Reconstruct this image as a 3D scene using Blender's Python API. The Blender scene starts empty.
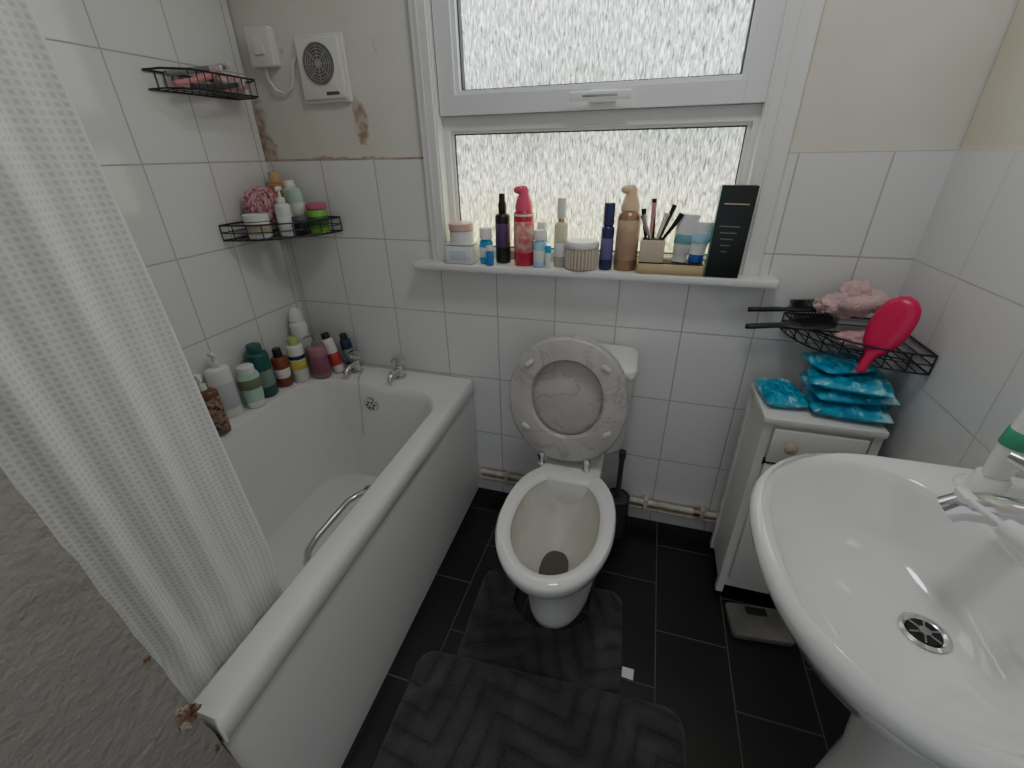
import bpy, math, random, bmesh
from mathutils import Vector, Matrix, noise
random.seed(4)
pi=math.pi
# ------------------------------------------------------------------ materials
MATS={}
def nt(name):
    m=bpy.data.materials.new(name); m.use_nodes=True
    n=m.node_tree.nodes; l=m.node_tree.links
    return m,n,l,n['Principled BSDF']
def M(name,col,rough=.45,metal=0.,trans=0.,bump=0.,bs=60.,var=0.,vs=8.,col2=None,coat=0.,sheen=0.,spec=.5):
    if name in MATS: return MATS[name]
    m,n,l,b=nt(name)
    b.inputs['Base Color'].default_value=(*col,1); b.inputs['Roughness'].default_value=rough
    b.inputs['Metallic'].default_value=metal; b.inputs['Transmission Weight'].default_value=trans
    b.inputs['Coat Weight'].default_value=coat; b.inputs['Sheen Weight'].default_value=sheen
    b.inputs['Specular IOR Level'].default_value=spec
    tc=n.new('ShaderNodeTexCoord')
    if var>0 or col2:
        nz=n.new('ShaderNodeTexNoise'); nz.inputs['Scale'].default_value=vs; nz.inputs['Detail'].default_value=5
        l.new(tc.outputs['Object'],nz.inputs['Vector'])
        r=n.new('ShaderNodeValToRGB'); r.color_ramp.elements[0].position=.38; r.color_ramp.elements[1].position=.64
        c2=col2 or tuple(c*(1-var) for c in col)
        r.color_ramp.elements[0].color=(*c2,1); r.color_ramp.elements[1].color=(*col,1)
        l.new(nz.outputs['Fac'],r.inputs['Fac']); l.new(r.outputs['Color'],b.inputs['Base Color'])
    if bump>0:
        nb=n.new('ShaderNodeTexNoise'); nb.inputs['Scale'].default_value=bs; nb.inputs['Detail'].default_value=4
        l.new(tc.outputs['Object'],nb.inputs['Vector'])
        bp=n.new('ShaderNodeBump'); bp.inputs['Strength'].default_value=bump; bp.inputs['Distance'].default_value=.01
        l.new(nb.outputs['Fac'],bp.inputs['Height']); l.new(bp.outputs['Normal'],b.inputs['Normal'])
    MATS[name]=m; return m
def mth(n,l,op,a,b=None,c=None,clamp=False):
    k=n.new('ShaderNodeMath'); k.operation=op; k.use_clamp=clamp
    for i,v in enumerate((a,b,c)):
        if v is None: continue
        if isinstance(v,(int,float)): k.inputs[i].default_value=v
        else: l.new(v,k.inputs[i])
    return k.outputs[0]
def tile_mat(name,axu,axv,u0,v0,w,h,c1,c2,grout,mortar,rough,offset=0.,bstr=.5,wob=.05):
    m,n,l,b=nt(name)
    g=n.new('ShaderNodeNewGeometry'); s=n.new('ShaderNodeSeparateXYZ'); l.new(g.outputs['Position'],s.inputs[0])
    c=n.new('ShaderNodeCombineXYZ'); l.new(mth(n,l,'ADD',s.outputs[axu],u0),c.inputs[0]); l.new(mth(n,l,'ADD',s.outputs[axv],v0),c.inputs[1])
    t=n.new('ShaderNodeTexBrick'); t.offset=offset; t.offset_frequency=2; t.squash=1
    l.new(c.outputs[0],t.inputs['Vector']); t.inputs['Scale'].default_value=1
    t.inputs['Color1'].default_value=(*c1,1); t.inputs['Color2'].default_value=(*c2,1); t.inputs['Mortar'].default_value=(*grout,1)
    t.inputs['Mortar Size'].default_value=mortar; t.inputs['Mortar Smooth'].default_value=.3
    t.inputs['Brick Width'].default_value=w; t.inputs['Row Height'].default_value=h
    nz=n.new('ShaderNodeTexNoise'); nz.inputs['Scale'].default_value=5 ; nz.inputs['Detail'].default_value=6; l.new(g.outputs['Position'],nz.inputs['Vector'])
    l.new(t.outputs['Color'],b.inputs['Base Color'])
    rr=n.new('ShaderNodeMapRange'); l.new(t.outputs['Fac'],rr.inputs['Value']); rr.inputs['To Min'].default_value=rough; rr.inputs['To Max'].default_value=.8
    l.new(rr.outputs[0],b.inputs['Roughness'])
    inv=mth(n,l,'SUBTRACT',1,t.outputs['Fac'])
    bp=n.new('ShaderNodeBump'); bp.inputs['Strength'].default_value=bstr; bp.inputs['Distance'].default_value=.002
    l.new(mth(n,l,'MULTIPLY_ADD',nz.outputs['Fac'],wob*6,inv),bp.inputs['Height']); l.new(bp.outputs['Normal'],b.inputs['Normal'])
    MATS[name]=m; return m
TW=(.79,.795,.785); TW2=(.77,.775,.765); GR=(.50,.49,.465)
tile_b=tile_mat('tiles_back','X','Z',.675+2,-1.275+2.45,.2,.245,TW,TW2,GR,.0022,.11)
tile_l=tile_mat('tiles_left','Y','Z',.025+4,-1.275+2.45,.2,.245,TW,TW2,GR,.0022,.09,wob=.12)
tile_r=tile_mat('tiles_right','Y','Z',.20+4,-1.275+2.45,.25,.245,TW,TW2,(.62,.61,.58),.002,.15)
floor_m=tile_mat('floor_tiles','Y','X',.29+3.4,-.155+4,.34,.2,(.009,.009,.010),(.013,.013,.014),(.12,.12,.115),.0018,.28,offset=.5,bstr=.4,wob=.3)
def plaster_mat():
    m,n,l,b=nt('plaster_stained'); g=n.new('ShaderNodeNewGeometry'); s=n.new('ShaderNodeSeparateXYZ'); l.new(g.outputs['Position'],s.inputs[0])
    nz=n.new('ShaderNodeTexNoise'); nz.inputs['Scale'].default_value=2.4; nz.inputs['Detail'].default_value=5; l.new(g.outputs['Position'],nz.inputs['Vector'])
    r=n.new('ShaderNodeValToRGB'); e=r.color_ramp.elements; e[0].position=.35; e[0].color=(.71,.68,.60,1); e[1].position=.62; e[1].color=(.78,.765,.715,1)
    l.new(nz.outputs['Fac'],r.inputs['Fac'])
    n2=n.new('ShaderNodeTexNoise'); n2.inputs['Scale'].default_value=15; n2.inputs['Detail'].default_value=8; n2.inputs['Distortion'].default_value=.8; l.new(g.outputs['Position'],n2.inputs['Vector'])
    def spot(x,z,rx,rz):
        a=mth(n,l,'DIVIDE',mth(n,l,'SUBTRACT',s.outputs['X'],x),rx); c=mth(n,l,'DIVIDE',mth(n,l,'SUBTRACT',s.outputs['Z'],z),rz)
        q=mth(n,l,'ADD',mth(n,l,'MULTIPLY',a,a),mth(n,l,'MULTIPLY',c,c)); return mth(n,l,'SUBTRACT',1,q,clamp=True)
    mk=mth(n,l,'MAXIMUM',spot(-.905,1.37,.035,.10),mth(n,l,'MAXIMUM',spot(-1.285,1.33,.05,.18),spot(-1.02,1.273,.34,.018)))
    k=mth(n,l,'MULTIPLY',mth(n,l,'SUBTRACT',mth(n,l,'MULTIPLY_ADD',mk,.38,n2.outputs['Fac']),.67),7,clamp=True)
    k=mth(n,l,'MULTIPLY',k,.8)
    st=n.new('ShaderNodeMix'); st.data_type='RGBA'; l.new(k,st.inputs['Factor']); l.new(r.outputs['Color'],st.inputs['A'])
    r3=n.new('ShaderNodeValToRGB'); e=r3.color_ramp.elements; e[0].position=.4; e[0].color=(.33,.20,.13,1); e[1].position=.6; e[1].color=(.60,.48,.38,1)
    n3=n.new('ShaderNodeTexNoise'); n3.inputs['Scale'].default_value=40; l.new(g.outputs['Position'],n3.inputs['Vector']); l.new(n3.outputs['Fac'],r3.inputs['Fac']); l.new(r3.outputs['Color'],st.inputs['B'])
    l.new(st.outputs['Result'],b.inputs['Base Color']); b.inputs['Roughness'].default_value=.85
    bp=n.new('ShaderNodeBump'); bp.inputs['Strength'].default_value=.3; bp.inputs['Distance'].default_value=.004
    l.new(mth(n,l,'SUBTRACT',n2.outputs['Fac'],mth(n,l,'MULTIPLY',k,.8)),bp.inputs['Height']); l.new(bp.outputs['Normal'],b.inputs['Normal'])
    return m
plaster=plaster_mat()
plaster_y=M('plaster_yellowed',(.77,.74,.63),.85,bump=.15,bs=25,col2=(.71,.66,.52),vs=3)
plaster_n=M('plaster_rough_paint',(.36,.34,.315),.7,bump=.5,bs=70,col2=(.31,.29,.265),vs=3)
chip=M('chipped_plaster',(.16,.06,.03),.95,bump=.8,bs=90,col2=(.42,.33,.24),vs=70)
ceil=M('ceiling_paint',(.75,.75,.73),.9)
upvc=M('upvc_white',(.78,.79,.795),.28)
wpaint=M('gloss_white_paint',(.78,.78,.765),.35,bump=.04,bs=30)
gasket=M('gasket_dark',(.10,.10,.105),.6)
ceramic=M('ceramic_white',(.80,.80,.785),.08,coat=.6)
ceramic_in=M('ceramic_bowl',(.75,.735,.70),.15,col2=(.68,.65,.59),vs=9)
acryl=M('bath_acrylic',(.79,.79,.775),.16,coat=.3)
panel_m=M('bath_panel_white',(.78,.78,.77),.25)
chrome=M('chrome',(.72,.73,.74),.12,metal=1)
chrome_d=M('chrome_dull',(.45,.45,.45),.3,metal=1)
blackw=M('black_wire',(.02,.02,.022),.4)
dark=M('dark_hole',(.01,.01,.01),.7)
water=M('toilet_water',(.12,.105,.09),.05)
def marble():
    m,n,l,b=nt('marble_seat'); tc=n.new('ShaderNodeTexCoord')
    a=n.new('ShaderNodeTexNoise'); a.inputs['Scale'].default_value=6; a.inputs['Detail'].default_value=9; a.inputs['Distortion'].default_value=1.2; a.inputs['Roughness'].default_value=.6
    l.new(tc.outputs['Object'],a.inputs['Vector']); r=n.new('ShaderNodeValToRGB'); e=r.color_ramp.elements
    e[0].position=.35; e[0].color=(.47,.45,.435,1); e[1].position=.65; e[1].color=(.56,.545,.525,1)
    for p,c in ((.475,(.52,.50,.485)),(.50,(.39,.375,.36)),(.525,(.52,.50,.485))):
        k=e.new(p); k.color=(*c,1)
    l.new(a.outputs['Fac'],r.inputs['Fac']); l.new(r.outputs['Color'],b.inputs['Base Color']); b.inputs['Roughness'].default_value=.3
    return m
marble_m=marble()
def glassmat():
    m,n,l,b=nt('frosted_rain_glass_glow'); g=n.new('ShaderNodeNewGeometry')
    mp=n.new('ShaderNodeMapping'); mp.inputs['Scale'].default_value=(210,210,42); l.new(g.outputs['Position'],mp.inputs['Vector'])
    a=n.new('ShaderNodeTexNoise'); a.inputs['Scale'].default_value=1; a.inputs['Detail'].default_value=3; a.inputs['Distortion'].default_value=.8; l.new(mp.outputs[0],a.inputs['Vector'])
    r=n.new('ShaderNodeValToRGB'); e=r.color_ramp.elements
    e[0].position=.33; e[0].color=(.07,.072,.072,1); e[1].position=.70; e[1].color=(1,1,1,1)
    k=e.new(.43); k.color=(.22,.225,.225,1); k=e.new(.55); k.color=(.40,.41,.41,1)
    l.new(a.outputs['Fac'],r.inputs['Fac'])
    s=n.new('ShaderNodeSeparateXYZ'); l.new(g.outputs['Position'],s.inputs[0])
    bz=n.new('ShaderNodeTexNoise'); bz.inputs['Scale'].default_value=2.3; bz.inputs['Detail'].default_value=1; l.new(g.outputs['Position'],bz.inputs['Vector'])
    md=mth(n,l,'MULTIPLY_ADD',bz.outputs['Fac'],.3,s.outputs['Z'])
    mr=n.new('ShaderNodeMapRange'); l.new(md,mr.inputs['Value']); mr.inputs['From Min'].default_value=1.05; mr.inputs['From Max'].default_value=1.85
    r2=n.new('ShaderNodeValToRGB'); e=r2.color_ramp.elements
    e[0].position=.0; e[0].color=(.56,.60,.24,1); e[1].position=1; e[1].color=(.98,.99,1,1)
    for p,c in ((.16,(.84,.82,.40)),(.30,(.90,.89,.68)),(.48,(.62,.64,.60)),(.60,(.36,.46,.26)),(.76,(.80,.86,.82))):
        k=e.new(p); k.color=(*c,1)
    l.new(mr.outputs[0],r2.inputs['Fac'])
    mx=n.new('ShaderNodeMix'); mx.data_type='RGBA'; mx.blend_type='MULTIPLY'; mx.inputs['Factor'].default_value=1
    l.new(r.outputs['Color'],mx.inputs['A']); l.new(r2.outputs['Color'],mx.inputs['B'])
    l.new(mx.outputs['Result'],b.inputs['Emission Color']); b.inputs['Emission Strength'].default_value=4.6  # daylight and garden tint put into the pane's own emission
    b.inputs['Base Color'].default_value=(.2,.2,.2,1); b.inputs['Roughness'].default_value=.25
    bp=n.new('ShaderNodeBump'); bp.inputs['Strength'].default_value=.5; bp.inputs['Distance'].default_value=.003
    l.new(a.outputs['Fac'],bp.inputs['Height']); l.new(bp.outputs['Normal'],b.inputs['Normal'])
    return m
glass_m=glassmat()
def waffle():
    m,n,l,b=nt('waffle_fabric'); uv=n.new('ShaderNodeUVMap'); s=n.new('ShaderNodeSeparateXYZ'); l.new(uv.outputs[0],s.inputs[0])
    def sn(o): return mth(n,l,'SINE',mth(n,l,'MULTIPLY',o,2*pi/.0085))
    mx=mth(n,l,'MAXIMUM',sn(s.outputs[0]),sn(s.outputs[1]))
    r=n.new('ShaderNodeMapRange'); l.new(mx,r.inputs['Value']); r.inputs['From Min'].default_value=-1
    cr=n.new('ShaderNodeValToRGB'); cr.color_ramp.elements[0].color=(.62,.62,.625,1); cr.color_ramp.elements[1].color=(.78,.78,.78,1)
    l.new(r.outputs[0],cr.inputs['Fac']); l.new(cr.outputs['Color'],b.inputs['Base Color']); b.inputs['Roughness'].default_value=.85
    bp=n.new('ShaderNodeBump'); bp.inputs['Strength'].default_value=.35; bp.inputs['Distance'].default_value=.001
    l.new(r.outputs[0],bp.inputs['Height']); l.new(bp.outputs['Normal'],b.inputs['Normal'])
    return m
waffle_m=waffle()
def matmat(ang):
    m,n,l,b=nt('plush_mat_charcoal'); tc=n.new('ShaderNodeTexCoord'); s=n.new('ShaderNodeSeparateXYZ')
    dn=n.new('ShaderNodeTexNoise'); dn.inputs['Scale'].default_value=3; l.new(tc.outputs['Object'],dn.inputs['Vector'])
    mp=n.new('ShaderNodeMapping'); l.new(tc.outputs['Object'],mp.inputs['Vector']); mp.inputs['Rotation'].default_value=(0,0,ang); l.new(mp.outputs[0],s.inputs[0])
    tri=mth(n,l,'PINGPONG',s.outputs['X'],.16)
    w=mth(n,l,'SINE',mth(n,l,'MULTIPLY',mth(n,l,'ADD',mth(n,l,'MULTIPLY_ADD',dn.outputs['Fac'],.05,s.outputs['Y']),tri),2*pi/.075))
    gv=mth(n,l,'POWER',mth(n,l,'MULTIPLY_ADD',w,.5,.5),.2)
    z=n.new('ShaderNodeTexNoise'); z.inputs['Scale'].default_value=260; z.inputs['Detail'].default_value=2; l.new(tc.outputs['Object'],z.inputs['Vector'])
    z2=n.new('ShaderNodeTexNoise'); z2.inputs['Scale'].default_value=9; z2.inputs['Detail'].default_value=5; z2.inputs['Distortion'].default_value=1; l.new(tc.outputs['Object'],z2.inputs['Vector'])
    r=n.new('ShaderNodeValToRGB'); r.color_ramp.elements[0].color=(.028,.028,.031,1); r.color_ramp.elements[1].color=(.085,.086,.092,1)
    r.color_ramp.elements[0].position=.3; r.color_ramp.elements[1].position=.78
    f=mth(n,l,'ADD',mth(n,l,'MULTIPLY_ADD',z2.outputs['Fac'],1.0,-.32),mth(n,l,'MULTIPLY',gv,.40))
    f=mth(n,l,'MULTIPLY_ADD',mth(n,l,'SUBTRACT',z.outputs['Fac'],.5),.5,f)
    l.new(f,r.inputs['Fac']); l.new(r.outputs['Color'],b.inputs['Base Color'])
    bp=n.new('ShaderNodeBump'); bp.inputs['Strength'].default_value=.9; bp.inputs['Distance'].default_value=.008
    l.new(mth(n,l,'MULTIPLY_ADD',z.outputs['Fac'],.5,gv),bp.inputs['Height']); l.new(bp.outputs['Normal'],b.inputs['Normal'])
    b.inputs['Roughness'].default_value=.95; b.inputs['Sheen Weight'].default_value=.35; b.inputs['Sheen Tint'].default_value=(.5,.5,.52,1)
    return m
# ------------------------------------------------------------------ mesh builder
class B:
    def __init__(s): s.v=[];s.f=[];s.m=[];s.mats=[];s.T=Matrix.Identity(4)
    def mi(s,m):
        if m not in s.mats: s.mats.append(m)
        return s.mats.index(m)
    def add(s,vs,fs,m):
        o=len(s.v); k=s.mi(m)
        s.v+= [tuple(s.T@Vector(p)) for p in vs]
        for f in fs: s.f.append([i+o for i in f]); s.m.append(k)
    def box(s,x0,x1,y0,y1,z0,z1,m,dy=0):
        s.add([(x0,y0,z0),(x1,y0,z0),(x1,y1,z0),(x0,y1,z0),(x0,y0+dy,z1),(x1,y0+dy,z1),(x1,y1,z1),(x0,y1,z1)],
              [(0,3,2,1),(4,5,6,7),(0,1,5,4),(1,2,6,5),(2,3,7,6),(3,0,4,7)],m)
    def loft(s,rings,m,cap0=True,cap1=True,closed=True):
        n=len(rings[0]); vs=[p for r in rings for p in r]; fs=[]
        for i in range(len(rings)-1):
            for j in range(n if closed else n-1):
                k=(j+1)%n; fs.append((i*n+j,i*n+k,(i+1)*n+k,(i+1)*n+j))
        if cap0: fs.append(tuple(range(n))[::-1])
        if cap1: fs.append(tuple((len(rings)-1)*n+i for i in range(n)))
        s.add(vs,fs,m)
    def rbox(s,x0,x1,y0,y1,z0,z1,m,r=.01,bv=.003):
        cx,cy,hx,hy=(x0+x1)/2,(y0+y1)/2,(x1-x0)/2,(y1-y0)/2
        R=lambda i,z:rrect(cx,cy,hx-i,hy-i,max(r-i,.0005),z)
        s.loft([R(bv,z0),R(bv*.3,z0+bv*.3),R(0,z0+bv),R(0,z1-bv),R(bv*.3,z1-bv*.3),R(bv,z1)],m)
    def lathe(s,prof,m,n=28,sx=1,sy=1,cx=0,cy=0,cz=0):
        rings=[[(cx+max(r,1e-5)*sx*math.cos(2*pi*i/n),cy+max(r,1e-5)*sy*math.sin(2*pi*i/n),cz+z) for i in range(n)] for r,z in prof]
        s.loft(rings,m)
    def sweep(s,pts,r,m,n=8,closed=False,caps=True):
        P=[Vector(p) for p in pts]; rr=r if isinstance(r,(list,tuple)) else [r]*len(P)
        rings=[]; up=None
        for i,p in enumerate(P):
            if closed: t=P[(i+1)%len(P)]-P[i-1]
            else: t=P[min(i+1,len(P)-1)]-P[max(i-1,0)]
            t.normalize()
            if up is None:
                up=Vector((0,0,1)) if abs(t.z)<.9 else Vector((1,0,0))
            a=t.cross(up)
            if a.length<1e-4: up=Vector((1,0,0)) if abs(t.x)<.9 else Vector((0,1,0)); a=t.cross(up)
            a.normalize(); b=a.cross(t); up=b
            rings.append([tuple(p+a*math.cos(2*pi*k/n)*rr[i]+b*math.sin(2*pi*k/n)*rr[i]) for k in range(n)])
        if closed: rings.append(rings[0])
        s.loft(rings,m,cap0=caps and not closed,cap1=caps and not closed)
    def blob(s,c,rad,m,amp=0.,freq=6.,nu=32,nv=20,seed=0):
        vs=[]
        for i in range(nv+1):
            th=pi*i/nv
            for j in range(nu):
                ph=2*pi*j/nu; d=Vector((math.sin(th)*math.cos(ph),math.sin(th)*math.sin(ph),math.cos(th)))
                k=1+amp*noise.noise(d*freq+Vector((seed,seed*2,0)))
                vs.append((c[0]+d.x*rad[0]*k,c[1]+d.y*rad[1]*k,c[2]+d.z*rad[2]*k))
        fs=[]
        for i in range(nv):
            for j in range(nu): fs.append((i*nu+j,(i+1)*nu+j,(i+1)*nu+(j+1)%nu,i*nu+(j+1)%nu))
        s.add(vs,fs,m)
    def make(s,name,loc=(0,0,0),rot=(0,0,0),sharp=40,fn=None):
        if fn: s.v=[fn(p) for p in s.v]
        me=bpy.data.meshes.new(name); me.from_pydata(s.v,[],s.f)
        for m in s.mats: me.materials.append(m)
        me.polygons.foreach_set('material_index',s.m); me.polygons.foreach_set('use_smooth',[True]*len(s.f))
        me.update(); me.validate()
        bm=bmesh.new(); bm.from_mesh(me); bmesh.ops.recalc_face_normals(bm,faces=bm.faces) ; bm.to_mesh(me); bm.free()
        me.set_sharp_from_angle(angle=math.radians(sharp))
        o=bpy.data.objects.new(name,me); bpy.context.collection.objects.link(o); o.location=loc; o.rotation_euler=rot
        return o
def rrect(cx,cy,hx,hy,r,z,n=7,rn=None):
    r=min(r,hx*.999,hy*.999); rn=r if rn is None else rn; out=[]
    for sx,sy,a0 in ((1,1,0),(-1,1,90),(-1,-1,180),(1,-1,270)):
        q=r if sy>0 else rn
        for i in range(n):
            a=math.radians(a0+90*i/(n-1)); out.append((cx+sx*(hx-q)+q*math.cos(a),cy+sy*(hy-q)+q*math.sin(a),z))
    return out
def egg(cx,yf,yb,hw,z,yc=None,n=48,pf=2.0,pb=2.4):
    if yc is None: yc=yf+(yb-yf)*.5
    out=[]
    for i in range(n):
        t=2*pi*i/n; c,s_=math.cos(t),math.sin(t); p=pf if s_<0 else pb
        x=abs(c)**(2/p)*(1 if c>=0 else -1); y=abs(s_)**(2/p)*(1 if s_>=0 else -1)
        out.append((cx+hw*x, yc+(y*(yb-yc) if y>=0 else y*(yc-yf)), z))
    return out
# ------------------------------------------------------------------ room
LX,RX=-1.297,.643; HC=2.35; YR=-2.1
b=B(); b.box(LX-.1,RX+.1,YR,.1,-.1,0,floor_m); b.make('floor')
b=B(); b.box(LX-.1,RX+.1,YR,.15,HC,HC+.1,ceil); b.make('ceiling')
WX0,WX1,WZ0,WZ1=-.655,.245,.95,2.05; TT=1.275
b=B()
for (x0,x1,z0,z1,mm) in ((LX-.1,WX0,0,TT,tile_b),(WX1,RX+.1,0,TT,tile_b),(WX0,WX1,0,WZ0,tile_b)):
    b.box(x0,x1,0,.15,z0,z1,mm)
for (x0,x1,z0,z1) in ((LX-.1,WX0,TT,HC),(WX1,RX+.1,TT,HC),(WX0,WX1,WZ1,HC)):
    b.box(x0,x1,.005,.15,z0,z1,plaster)
b.box(LX,-.692,-.0005,.006,TT-.001,TT+.004,M('tile_edge_grime',(.36,.22,.15),.8,col2=(.66,.58,.48),vs=14))
b.make('wall_back')
b=B(); b.box(LX-.1,LX,YR,0,0,HC,tile_l); b.make('wall_left')
b=B(); b.box(RX,RX+.1,YR,0,0,TT,tile_r); b.box(RX+.005,RX+.1,YR,0,TT,HC,plaster_y); b.make('wall_right')
def partition():
    b=B(); vs=[];fs=[]; nz_,ny=90,40
    NX=-.536
    YE=lambda z:-1.158-.048*min(z,1.4)
    for i in range(nz_+1):
        z=HC*i/nz_; ye=YE(z)
        for j in range(ny+1):
            t=(j/ny)**1.6; y=ye+(YR-ye)*t; x=NX
            if j==0: x=NX-.010
            if j in (3,4): x+=.0022
            d=.0018*noise.noise(Vector((y*18,z*18,1)))+.001*noise.noise(Vector((y*45,z*45,4)))
            vs.append((x+d,y+.003*noise.noise(Vector((z*26,2,3)))*(1-t),z))
    w=ny+1
    for i in range(nz_):
        for j in range(ny): fs.append((i*w+j,(i+1)*w+j,(i+1)*w+j+1,i*w+j+1))
    b.add(vs,fs,plaster_n)
    vs=[]
    for i in range(nz_+1):
        z=HC*i/nz_; ye=YE(z)
        vs+=[(NX-.010,ye+.003*noise.noise(Vector((z*26,2,3))),z),(NX-.03,ye-.008,z),(LX,ye-.016,z)]
    fs=[]
    for i in range(nz_):
        for j in range(2): fs.append((i*3+j,(i+1)*3+j,(i+1)*3+j+1,i*3+j+1))
    b.add(vs,fs,plaster_n)
    b.box(LX,NX-.04,YR,-1.245,0,HC,plaster_n)
    b.sweep([(NX-.004,YE(z)-.010,z) for z in [0.0,.2,.4,.6,.8,1.0,1.2,1.4]],.0028,M('edge_bead',(.48,.44,.37),.7,col2=(.26,.22,.17),vs=12),n=8)
    brp=M('bare_plaster',(.5,.42,.33),.9)
    for z,s,dy,m_ in ((.605,.016,.012,chip),(.622,.009,.014,brp),(.592,.008,.020,brp),(.74,.004,.008,chip),(.50,.005,.010,chip)):
        b.blob((NX-.001,YE(z)-dy,z),(.0050,s*.8,s),m_,amp=.9,freq=2.2,nu=22,nv=16,seed=z*7)
    return b.make('wall_partition',sharp=60)
partition()
# ------------------------------------------------------------------ window
def window():
    b=B(); F0,F1=.035,.1
    def fr(x0,x1,z0,z1,y0,y1,w,m=upvc):
        b.box(x0,x0+w,y0,y1,z0,z1,m); b.box(x1-w,x1,y0,y1,z0,z1,m)
        b.box(x0+w,x1-w,y0,y1,z0,z0+w,m); b.box(x0+w,x1-w,y0,y1,z1-w,z1,m)
    fr(WX0,WX1,.972,WZ1,F0,F1,.032)
    b.box(WX0+.03,WX1-.03,F0,F1,1.347,1.392,upvc)
    fr(-.625,.213,.998,1.349,.048,.085,.010)
    fr(-.622,.21,1.002,1.345,.054,.085,.010,gasket)
    fr(-.637,.227,1.385,2.04,.012,.08,.050)
    fr(-.6385,.2285,1.3835,2.0415,.026,.075,.012,M('gasket_grey',(.30,.30,.31),.6))
    fr(-.592,.182,1.430,1.995,.024,.078,.016)
    fr(-.580,.170,1.442,1.983,.040,.078,.008,gasket)
    b.box(-.618,.206,.062,.066,1.0,1.35,glass_m)
    b.box(-.58,.17,.062,.066,1.44,1.99,glass_m)
    b.box(-.692,-.645,-.016,.03,.97,2.10,wpaint); b.box(.232,.297,-.016,.03,.97,2.10,wpaint)
    b.box(-.692,.297,-.016,.03,2.04,2.11,wpaint)
    b.box(-.652,-.640,-.008,.04,.97,2.05,wpaint); b.box(.226,.240,-.008,.04,.97,2.05,wpaint)
    b.box(-.675,-.668,-.020,-.015,.97,2.10,wpaint); b.box(.255,.262,-.020,-.015,.97,2.10,wpaint)
    b.sweep([(-.165,.012,1.412),(-.165,-.012,1.412)],.010,upvc,n=12)
    b.rbox(-.25,-.09,-.022,-.010,1.402,1.424,upvc,r=.005,bv=.004)
    b.rbox(-.20,-.13,-.002,.013,1.400,1.428,upvc,r=.004,bv=.003)
    b.rbox(-.215,-.125,-.0235,-.021,1.411,1.416,chrome_d,r=.001,bv=.001)
    o=b.make('window_1'); md=o.modifiers.new('bev','BEVEL'); md.width=.003; md.segments=2; md.limit_method='ANGLE'
window()
b=B(); b.rbox(-.748,.345,-.062,.033,.948,.971,wpaint,r=.008,bv=.006); b.make('trim_1')
# ------------------------------------------------------------------ bath
def skew(p):
    x,y,z=p; k=-.014+.038*max(0,min(1.2,-y/1.16)); return (x+k*max(0,(x-LX-.02))/.715,y,z)
def bath():
    b=B(); cx=(LX+.002-.562)/2; hx=(-.562-LX-.002)/2; y0,y1=-1.178,-.002; cy=(y0+y1)/2; hy=(y1-y0)/2
    O=lambda i,z:rrect(cx,cy,hx-i,hy-i,.015,z,9,rn=.004)
    def I(x0,x1,ya,yb,r,z): return rrect((x0+x1)/2,(ya+yb)/2,(x1-x0)/2,(yb-ya)/2,r,z,9,rn=.008)
    b.loft([O(.004,.475),O(0,.48),O(0,.518),O(.003,.528),O(.006,.533),
            I(-1.20,-.620,-1.171,-.135,.13,.532),I(-1.192,-.628,-1.1705,-.143,.13,.526),I(-1.186,-.636,-1.170,-.150,.13,.50),
            I(-1.165,-.665,-1.162,-.172,.13,.35),I(-1.145,-.695,-1.15,-.190,.13,.20),I(-1.12,-.725,-1.12,-.215,.12,.150),I(-1.07,-.77,-1.07,-.26,.10,.133)],acryl,cap0=False)
    b.box(-.5745,-.570,-1.166,-.004,.045,.48,panel_m,dy=-.013); b.box(-.582,-.574,-1.162,-.004,0,.05,panel_m)
    b.lathe([(.028,0),(.028,.004),(.020,.005),(.019,.002),(0,.002)],chrome,cx=-.925,cy=-.275,cz=.137)
    b.lathe([(.016,.0),(.016,.0015),(0,.0015)],dark,cx=-.925,cy=-.275,cz=.139,n=16)
    b.T=Matrix.Translation((-.93,-.158,.455))@Matrix.Rotation(math.radians(96),4,'X')
    b.lathe([(.030,-.004),(.030,.004),(.025,.008),(0,.008)],chrome)
    for k in range(6):
        a=k*pi/3; b.lathe([(.0045,.0082),(.0045,.0088),(0,.0088)],dark,cx=.015*math.cos(a),cy=.015*math.sin(a),n=10)
    b.T=Matrix.Identity(4)
    b.sweep([(-.655,-.53,.415),(-.70,-.532,.405),(-.735,-.545,.40),(-.758,-.585,.395),(-.763,-.65,.39),(-.763,-.72,.39),(-.755,-.765,.39),(-.73,-.80,.395),(-.70,-.812,.40),(-.662,-.815,.41)],.009,chrome,n=12)
    for y in (-.53,-.815):
        b.T=Matrix.Translation((-.657,y,.413))@Matrix.Rotation(math.radians(-85),4,'Y'); b.lathe([(.018,-.004),(.018,.004),(.008,.008)],chrome,n=20); b.T=Matrix.Identity(4)
    pts=[(-1.005,-.085,.548),(-.995,-.10,.556),(-.985,-.135,.545),(-.975,-.160,.50),(-.968,-.175,.44),(-.965,-.19,.38),(-.964,-.2,.33)]
    for i in range(len(pts)-1):
        for k in range(8):
            p=Vector(pts[i]).lerp(Vector(pts[i+1]),k/8); b.blob(p,(.0024,)*3,chrome_d,nu=6,nv=4)
    b.make('bathtub',fn=skew)
bath()
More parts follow.
